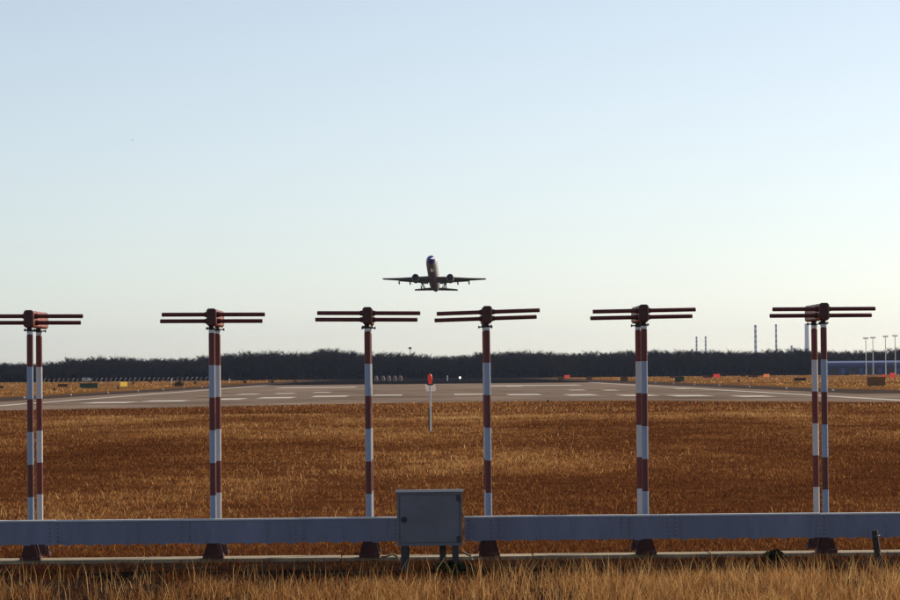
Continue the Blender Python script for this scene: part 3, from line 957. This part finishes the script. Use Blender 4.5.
CH_Y = 8000
def chimney(px, yt, wpx, label, bands=True, top_wpx=None):
    p = at(px, yt, CH_Y)
    s = CH_Y / FPX
    r0, r1 = wpx * s / 2 * 1.15, (top_wpx or wpx * .85) * s / 2
    root = empty('chimney', (p.x, CH_Y, 0), label, 'chimney', 'far power station chimneys')
    n = 18
    b = MB()
    for k in range(n):
        z0, z1 = p.z * k / n, p.z * (k + 1) / n
        ra, rb = r0 + (r1 - r0) * k / n, r0 + (r1 - r0) * (k + 1) / n
        b.tube([(0, 0, z0), (0, 0, z1)], [ra, rb], 20, 1 if (bands and k % 2 == 1) else 0, cap=(k == n - 1))
    b.build('shaft', [M['stack_white'], M['stack_band']], root)
    b = MB(); b.tube([(0, 0, p.z - 4), (0, 0, p.z - 2.5)], r1 * 1.2, 20); b.build('gallery', M['stack_band'], root)
chimney(696.5, 336.6, 2.0, 'slim faint chimney, left one of the close pair')
chimney(705.6, 336.4, 2.0, 'slim faint chimney, right one of the close pair')
chimney(755.4, 325, 2.8, 'tall banded chimney, left of the two tall ones')
chimney(776, 324.2, 2.2, 'tall slim chimney between the banded one and the pale wide tower')
chimney(791.6, 345.5, 2.4, 'short chimney stub just above the wood', False)
chimney(806.8, 323.6, 4.6, 'wide pale blue tower behind the rightmost antenna', False, 4.2)

# ------------------------------------------------------------------ airliner climbing towards the camera
pc = at(433.6, 276.2, 934)
air = empty('airliner', pc, 'twin-engine airliner climbing towards the viewer with its wheels down', 'airplane')
air.rotation_euler = (R(-14.6), R(0.6), R(-2.6))
M['air_white'] = mat('airliner_white', (0.78, 0.77, 0.75), 0.3, var=0.03)
M['air_belly_shade'] = mat('airliner_belly_shade', (0.30, 0.205, 0.165), 0.45, var=0.08, vscale=0.5)  # shade and brown ground bounce painted into the belly colour
M['air_blue'] = mat('airliner_blue_nose', (0.03, 0.035, 0.25), 0.3)
M['air_wing'] = mat('airliner_wing_grey', (0.19, 0.16, 0.15), 0.5, var=0.08, vscale=0.4)
M['air_engine'] = mat('airliner_engine_grey', (0.26, 0.22, 0.21), 0.4, var=0.1)
st = [(-18.1, .06, -.38), (-17.85, .42, -.36), (-17.3, .80, -.28), (-16.4, 1.15, -.14), (-15.3, 1.38, -.04), (-14, 1.5, 0), (-9, 1.52, 0), (-3, 1.52, 0), (3, 1.52, 0), (7.5, 1.5, .03), (10, 1.33, .16), (12.5, 1.06, .36), (15, .72, .6), (17, .4, .78), (18.1, .14, .88)]
N = 28
b = MB()
V = []
for (y, r, zc) in st:
    for k in range(N):
        t = 2 * math.pi * k / N
        V.append((math.cos(t) * r, y, zc + math.sin(t) * r * 1.08))
F_by = {0: [], 1: [], 2: []}
for i in range(len(st) - 1):
    for k in range(N):
        j = (k + 1) % N
        ang = (k + .5) / N * 2 * math.pi
        mi = 2 if i < 3 else (1 if math.sin(ang) < -0.88 or (math.sin(ang) < -0.35 and math.cos(ang) < 0) else 0)  # painted belly shade climbs higher on the flank away from the sun
        F_by[mi].append((i * N + k, i * N + j, (i + 1) * N + j, (i + 1) * N + k))
allf, ms_ = [], []
for mi, fs in F_by.items():
    allf += fs; ms_ += [mi] * len(fs)
allf.append(tuple(range(N))); ms_.append(2)
allf.append(tuple(range(len(V) - 1, len(V) - N - 1, -1))); ms_.append(1)
b.v, b.f, b.m, b.s = V, allf, ms_, [True] * len(allf)
fus = b.build('fuselage', [M['air_white'], M['air_belly_shade'], M['air_blue']], air)
for k in range(4):
    b = MB()
    a = R(52 + k * 25.3)
    b.add([(math.cos(a + R(d)) * rr, yy, zz + math.sin(a + R(d)) * rr * 1.08) for d, rr, yy, zz in ((-11, 1.02, -16.75, -.19), (11, 1.02, -16.75, -.19), (11, 1.30, -15.8, -.09), (-11, 1.30, -15.8, -.09))], [(0, 1, 2, 3)])
    b.build('cockpit_window', M['glass'], fus)
for s in (-1, 1):
    for k in range(24):
        y = -12.5 + k * 0.95
        b = MB(); b.box(s * 1.50 - 0.03, s * 1.50 + 0.03, y - .13, y + .13, 0.25, 0.62); b.build('cabin_window', M['glass'], fus)
def lifting(name, secs, m, parent):
    """sections: (x, y_lead, chord, z, thickness)"""
    prof = [(0, 0), (.08, .45), (.3, .6), (.65, .38), (1, .02), (.65, -.3), (.3, -.42), (.08, -.35)]
    b = MB(); V, F = [], []
    for (x, y, c, z, t) in secs:
        V += [(x, y + p[0] * c, z + p[1] * t) for p in prof]
    n = len(prof)
    for i in range(len(secs) - 1):
        for k in range(n):
            j = (k + 1) % n
            F.append((i * n + k, i * n + j, (i + 1) * n + j, (i + 1) * n + k))
    F += [tuple(range(n)), tuple(range(len(V) - 1, len(V) - n - 1, -1))]
    b.add(V, F, 0, True)
    return b.build(name, m, parent)
for s in (-1, 1):
    wing = lifting('wing', [(s * 1.0, -3.6, 6.4, -1.15, .75), (s * 4.8, -1.5, 4.2, -.75, .55), (s * 9.5, 1.2, 2.7, -.2, .36), (s * 14.1, 3.7, 1.4, .45, .2), (s * 14.35, 4.1, .9, .5, .1)], M['air_wing'], air)
    lifting('flap', [(s * 1.6, 2.45, 1.2, -1.22, .2), (s * 4.8, 2.45, 1.0, -.84, .18), (s * 9.6, 3.6, .8, -.24, .14)], M['air_wing'], wing)
    for fx, fy, fz in ((3.2, 1.2, -1.35), (6.6, 1.9, -.95), (9.7, 2.6, -.6)):
        b = MB(); b.tube([(s * fx, fy, fz + .1), (s * fx, fy + .8, fz - .12), (s * fx, fy + 2.0, fz - .22), (s * fx, fy + 2.9, fz - .25)], [.06, .22, .2, .04], 10)
        b.build('flap_fairing', M['air_wing'], wing)
    b = MB(); b.tube([(s * 4.75, -5.1, -1.75), (s * 4.75, -4.85, -1.75), (s * 4.75, -3.6, -1.75), (s * 4.75, -2.0, -1.72), (s * 4.75, -1.2, -1.70)], [.90, 1.02, 1.08, .92, .62], 24, cap=False)
    eng = b.build('engine', M['air_engine'], air)
    b = MB(); b.tube([(s * 4.75, -5.1, -1.75), (s * 4.75, -4.5, -1.75)], [.89, .82], 24, cap=False); b.tube([(s * 4.75, -4.4, -1.75), (s * 4.75, -4.3, -1.75)], [.82, .82], 24); b.build('fan', M['black'], eng)
    b = MB(); b.tube([(s * 4.75, -4.9, -1.75), (s * 4.75, -4.41, -1.75)], [.05, .24], 12); b.build('spinner', M['steel'], eng)
    b = MB(); b.tube([(s * 4.75, -1.21, -1.70), (s * 4.75, -.3, -1.68)], [.42, .12], 14); b.build('exhaust_cone', M['dark_metal'], eng)
    b = MB(); b.prism([(-4.2, -.95), (-1.4, -.55), (1.0, -.72), (-1.0, -1.15), (-3.0, -1.0)], 'x', s * 4.75 - .13, s * 4.75 + .13); b.build('pylon', M['air_engine'], eng)
    lifting('tailplane', [(s * .3, 13.6, 3.3, .72, .34), (s * 6.05, 16.8, 1.5, 1.05, .15)], M['air_wing'], air)
    b = MB(); b.tube([(s * 2.9, 1.3, -1.1), (s * 2.97, 1.4, -2.9)], [.16, .13], 8); gear = b.build('main_gear', M['steel'], air)
    b = MB(); b.tube([(s * 1.9, 1.3, -1.4), (s * 2.9, 1.35, -2.3)], .08, 6); b.build('side_brace', M['steel'], gear)
    for dx in (-.42, .42):
        b = MB(); b.tube([(s * 2.97 + dx - .17, 1.4, -2.95), (s * 2.97 + dx - .12, 1.4, -2.95), (s * 2.97 + dx + .12, 1.4, -2.95), (s * 2.97 + dx + .17, 1.4, -2.95)], [.42, .52, .52, .42], 20); b.build('wheel', M['black'], gear)
    b = MB(); b.box(s * 3.5 - .04, s * 3.5 + .04, .7, 1.9, -2.3, -1.15); b.build('gear_door', M['air_wing'], gear)
lifting_f = MB()
fin_prof = [(11.0, 1.1), (12.6, 1.35), (15.6, 6.1), (17.6, 6.1), (17.3, 1.0)]
lifting_f.prism(fin_prof, 'x', -.14, .14); lifting_f.build('fin', M['air_blue'], air)
b = MB(); b.tube([(0, -13.3, -1.5), (0, -13.5, -2.9)], [.12, .10], 8); ng = b.build('nose_gear', M['white'], air)
for dx in (-.2, .2):
    b = MB(); b.tube([(dx - .1, -13.5, -2.95), (dx + .1, -13.5, -2.95)], .32, 16); b.build('wheel', M['black'], ng)
for dx in (-.45, .45):
    b = MB(); b.box(dx - .02, dx + .02, -13.1, -11.4, -2.2, -1.5); b.build('gear_door', M['air_white'], ng)
b = MB(); b.tube([(0, -13.32, -2.2), (0, -13.42, -2.2)], .14, 12); b.build('landing_light', M['lamp_white'], ng)
b = MB(); b.tube([(0, -4.4, -1.2), (0, -3.2, -1.45), (0, 1.5, -1.5), (0, 4.5, -1.2)], [.3, .62, .66, .3], 16); b.build('wing_fairing', M['air_belly_shade'], fus)

# small white bird high on the left
bp_ = at(132.3, 140.2, 900)
bird = empty('gull', bp_, 'tiny white bird high in the pale sky on the left', 'bird')
b = MB()
b.tube([(0, -.28, 0), (0, -.2, .02), (0, -.05, .02), (0, .12, 0), (0, .3, -.01)], [.02, .06, .10, .08, .01], 10, smooth=True)
for s in (-1, 1):
    b.add([(s * .05, -.10, .02), (s * .05, .12, .02), (s * .32, .06, .16), (s * .62, .16, .06), (s * .3, -.12, .17)], [(0, 1, 2, 4), (4, 2, 3)])
    b.add([(s * .05, -.10, .0), (s * .05, .12, .0), (s * .32, .06, .14), (s * .62, .16, .05), (s * .3, -.12, .15)], [(4, 2, 1, 0), (3, 2, 4)])
b.add([(0, .2, 0), (.09, .42, 0), (-.09, .42, 0), (0, .3, .02)], [(0, 1, 3), (0, 3, 2), (0, 2, 1)])
b.build('body', grass_material('white_feathers', [(0.0, (0.9, 0.9, 0.9)), (1.0, (0.9, 0.9, 0.9))], 0.6), bird)
bird.scale = (1.5, 1.5, 1.5)

# ------------------------------------------------------------------ grass
def blades(x, y, z, h, w_, lean, tone, name, label):
    n = len(x)
    fa = rng.uniform(0, 2 * np.pi, n)
    la = rng.uniform(0, 2 * np.pi, n)
    ux, uy = np.cos(fa) * w_ / 2, np.sin(fa) * w_ / 2
    lx, ly = np.cos(la) * lean * h, np.sin(la) * lean * h
    z = np.zeros(n) + z
    P = np.empty((n, 5, 3))
    P[:, 0] = np.stack([x - ux, y - uy, z - .01], 1)
    P[:, 1] = np.stack([x + ux, y + uy, z - .01], 1)
    P[:, 2] = np.stack([x - ux * .75 + lx * .32, y - uy * .75 + ly * .32, z + h * .55], 1)
    P[:, 3] = np.stack([x + ux * .75 + lx * .32, y + uy * .75 + ly * .32, z + h * .55], 1)
    P[:, 4] = np.stack([x + lx, y + ly, z + h * np.sqrt(np.clip(1 - (lean * .6) ** 2, .2, 1))], 1)
    base = (np.arange(n) * 5)[:, None]
    F = np.concatenate([base + np.array([[0, 1, 3]]), base + np.array([[0, 3, 2]]), base + np.array([[2, 3, 4]])], 0)
    me = tri_mesh(name, P.reshape(-1, 3), F, M['straw'], np.repeat(np.clip(tone, 0, 1), 5))
    return tag(link(name, me), label, 'grass', kind='stuff')

# tall dry grass in the foreground (thinner and lower to the left)
n = 230000
x = rng.uniform(-7.5, 7.8, n); y = rng.uniform(32.5, 39.7, n)
pn = vnoise(x + 50, y * .7, 0.7, 1) * .55 + vnoise(x + 50, y, 0.22, 2) * .45
side = np.clip((x + 3.0) / 6.5, 0, 1)
keep = rng.random(n) < np.clip(0.03 + 1.1 * (pn - .42) + 0.11 * side, .02, 1) * np.clip((39.8 - y) / 2.4, 0.06, 1)
x, y, pn, side = x[keep], y[keep], pn[keep], side[keep]
n = len(x)
h = (0.03 + 0.16 * rng.random(n) ** 1.8 + 0.16 * (pn - .2) + 0.06 * side) * np.clip(0.4 + (39.8 - y) / 4.0, .35, 1.0)
tone = rng.normal(0.38, .30, n) + 0.5 * (pn - .5) + .22 * side
blades(x, y, 0, h, rng.uniform(.004, .009, n), rng.uniform(.1, 1.15, n), tone, 'foreground_grass', 'tall dry straw coloured grass along the bottom edge')
# scattered seed stalks, taller and paler
n = 2600
x = np.concatenate([rng.uniform(-7, 7.5, 1200), rng.uniform(0.5, 7.5, 1400)]); y = rng.uniform(33, 40.8, n)
blades(x, y, 0, rng.uniform(.16, .46, n) * np.clip(0.5 + (41 - y) / 5, .5, 1), rng.uniform(.004, .008, n), rng.uniform(.08, .6, n), rng.uniform(.65, 1, n), 'seed_stalks', 'scattered pale seed stalks standing above the foreground grass')
# thin growth in front of the footing, toned dark to match the painted shadow band
n = 22000
x = rng.uniform(-7.6, 7.8, n); y = rng.uniform(39.8, 43.6, n)
pn = vnoise(x + 50, y, 0.5, 8)
keep = rng.random(n) < np.clip((pn - .3) * 1.6, .05, 1)
x, y, pn = x[keep], y[keep], pn[keep]; n = len(x)
blades(x, y, 0, rng.uniform(.02, .07, n) + .05 * pn, rng.uniform(.007, .013, n), rng.uniform(.4, 1.2, n), rng.normal(.12, .12, n), 'thin_grass', 'thin dark matted grass in front of the concrete footing')
# short grass behind the footing
n = 42000
x = rng.uniform(-7.6, 7.8, n); y = rng.uniform(44.6, 48, n)
pn = vnoise(x + 50, y, 0.7, 3)
keep = rng.random(n) < .25 + pn * .7
x, y, pn = x[keep], y[keep], pn[keep]; n = len(x)
blades(x, y, 0, rng.uniform(.02, .08, n) + .05 * pn, rng.uniform(.007, .014, n), rng.uniform(.4, 1.2, n), rng.normal(.30, .18, n), 'short_grass', 'short dry grass just behind the concrete footing')
# the field between the masts and the runway: density falls with distance, blades get coarser
n = 760000
u = rng.random(n)
y = 47.0 * (205 / 47.0) ** (u ** 0.9)
x = rng.uniform(-1, 1, n) * (y * 0.142 + 2) + 0.0065 * y
pn = vnoise(x + 400, y * .5, 2.4, 4) * .5 + vnoise(x + 400, y * .8, 0.6, 5) * .5
pb = vnoise(x + 400, y * .35, 8.0, 6) * .6 + vnoise(x + 400, y * .12, 3.0, 9) * .4
keep = rng.random(n) < np.clip(.3 + 1.5 * (pn - .35), .18, 1)
x, y, pn, pb = x[keep], y[keep], pn[keep], pb[keep]; n = len(x)
tall = rng.random(n) < .018 * np.clip((pb - .42) * 7, 0.1, 1.8)
h = (rng.uniform(.015, .06, n) + .06 * np.clip(pn - .3, 0, 1)) * (1 + .004 * (y - 47)) + tall * rng.uniform(.05, .16, n)
wd = rng.uniform(.006, .013, n) * (y / 50) ** .8
gold = np.clip((y - 110) / 90, 0, 1)
tone = rng.normal(.39, .21, n) + .66 * (pb - .5) + .40 * (pn - .5) + tall * .25 + .18 * gold
blades(x, y, 0, h, wd, rng.uniform(.3, 1.2, n), tone, 'field_grass', 'dry brown grass field between the masts and the runway')
# rough grass either side of the far runway, coarse enough to break up the plain
n = 70000
y = 300 * (1450 / 300.) ** rng.random(n)
x = rng.uniform(-1, 1, n) * (y * .15 + 8) + 0.0065 * y
pn = vnoise(x + 900, y * .25, 7.0, 12) * .6 + vnoise(x + 900, y * .1, 3.0, 13) * .4
keep = (np.abs(x) > 53) & (rng.random(n) < np.clip(.1 + 2 * (pn - .35), .04, 1))
x, y, pn = x[keep], y[keep], pn[keep]; n = len(x)
blades(x, y, 0, rng.uniform(.08, .3, n) * (y / 400) ** .3, rng.uniform(.08, .2, n) * (y / 400) ** .6, rng.uniform(.3, 1.0, n), rng.normal(.62, .22, n) + .5 * (pn - .5), 'far_grass', 'rough dry grass on the plain either side of the far runway')
# far fringe beside the runway
n = 60000
y = rng.uniform(205, 330, n)
x = rng.uniform(-58, 60, n)
edge = np.interp(x, [p_[0] for p_ in near], [p_[1] for p_ in near])
keep = y < edge - 0.5
x, y = x[keep], y[keep]; n = len(x)
pb = vnoise(x + 400, y * .6, 13.0, 6)
blades(x, y, 0, rng.uniform(.06, .2, n), rng.uniform(.03, .06, n), rng.uniform(.3, 1.0, n), rng.normal(.5, .2, n) + .4 * (pb - .5), 'verge_grass', 'paler dry grass verge along the runway end')

# ------------------------------------------------------------------ air
hz = MB()
hz.box(-9500, 9500, -200, 12000, -1.0, 150)
hm = bpy.data.materials.new('pale_air')
hm.use_nodes = True
ht = hm.node_tree
ht.nodes.remove(ht.nodes['Principled BSDF'])
pv = ht.nodes.new('ShaderNodeVolumePrincipled')
pv.inputs['Color'].default_value = (0.58, 0.72, 1.0, 1)
pv.inputs['Density'].default_value = 0.00003
pv.inputs['Anisotropy'].default_value = 0.3
ht.links.new(pv.outputs[0], ht.nodes['Material Output'].inputs['Volume'])
tag(hz.build('haze', hm), kind='stuff')
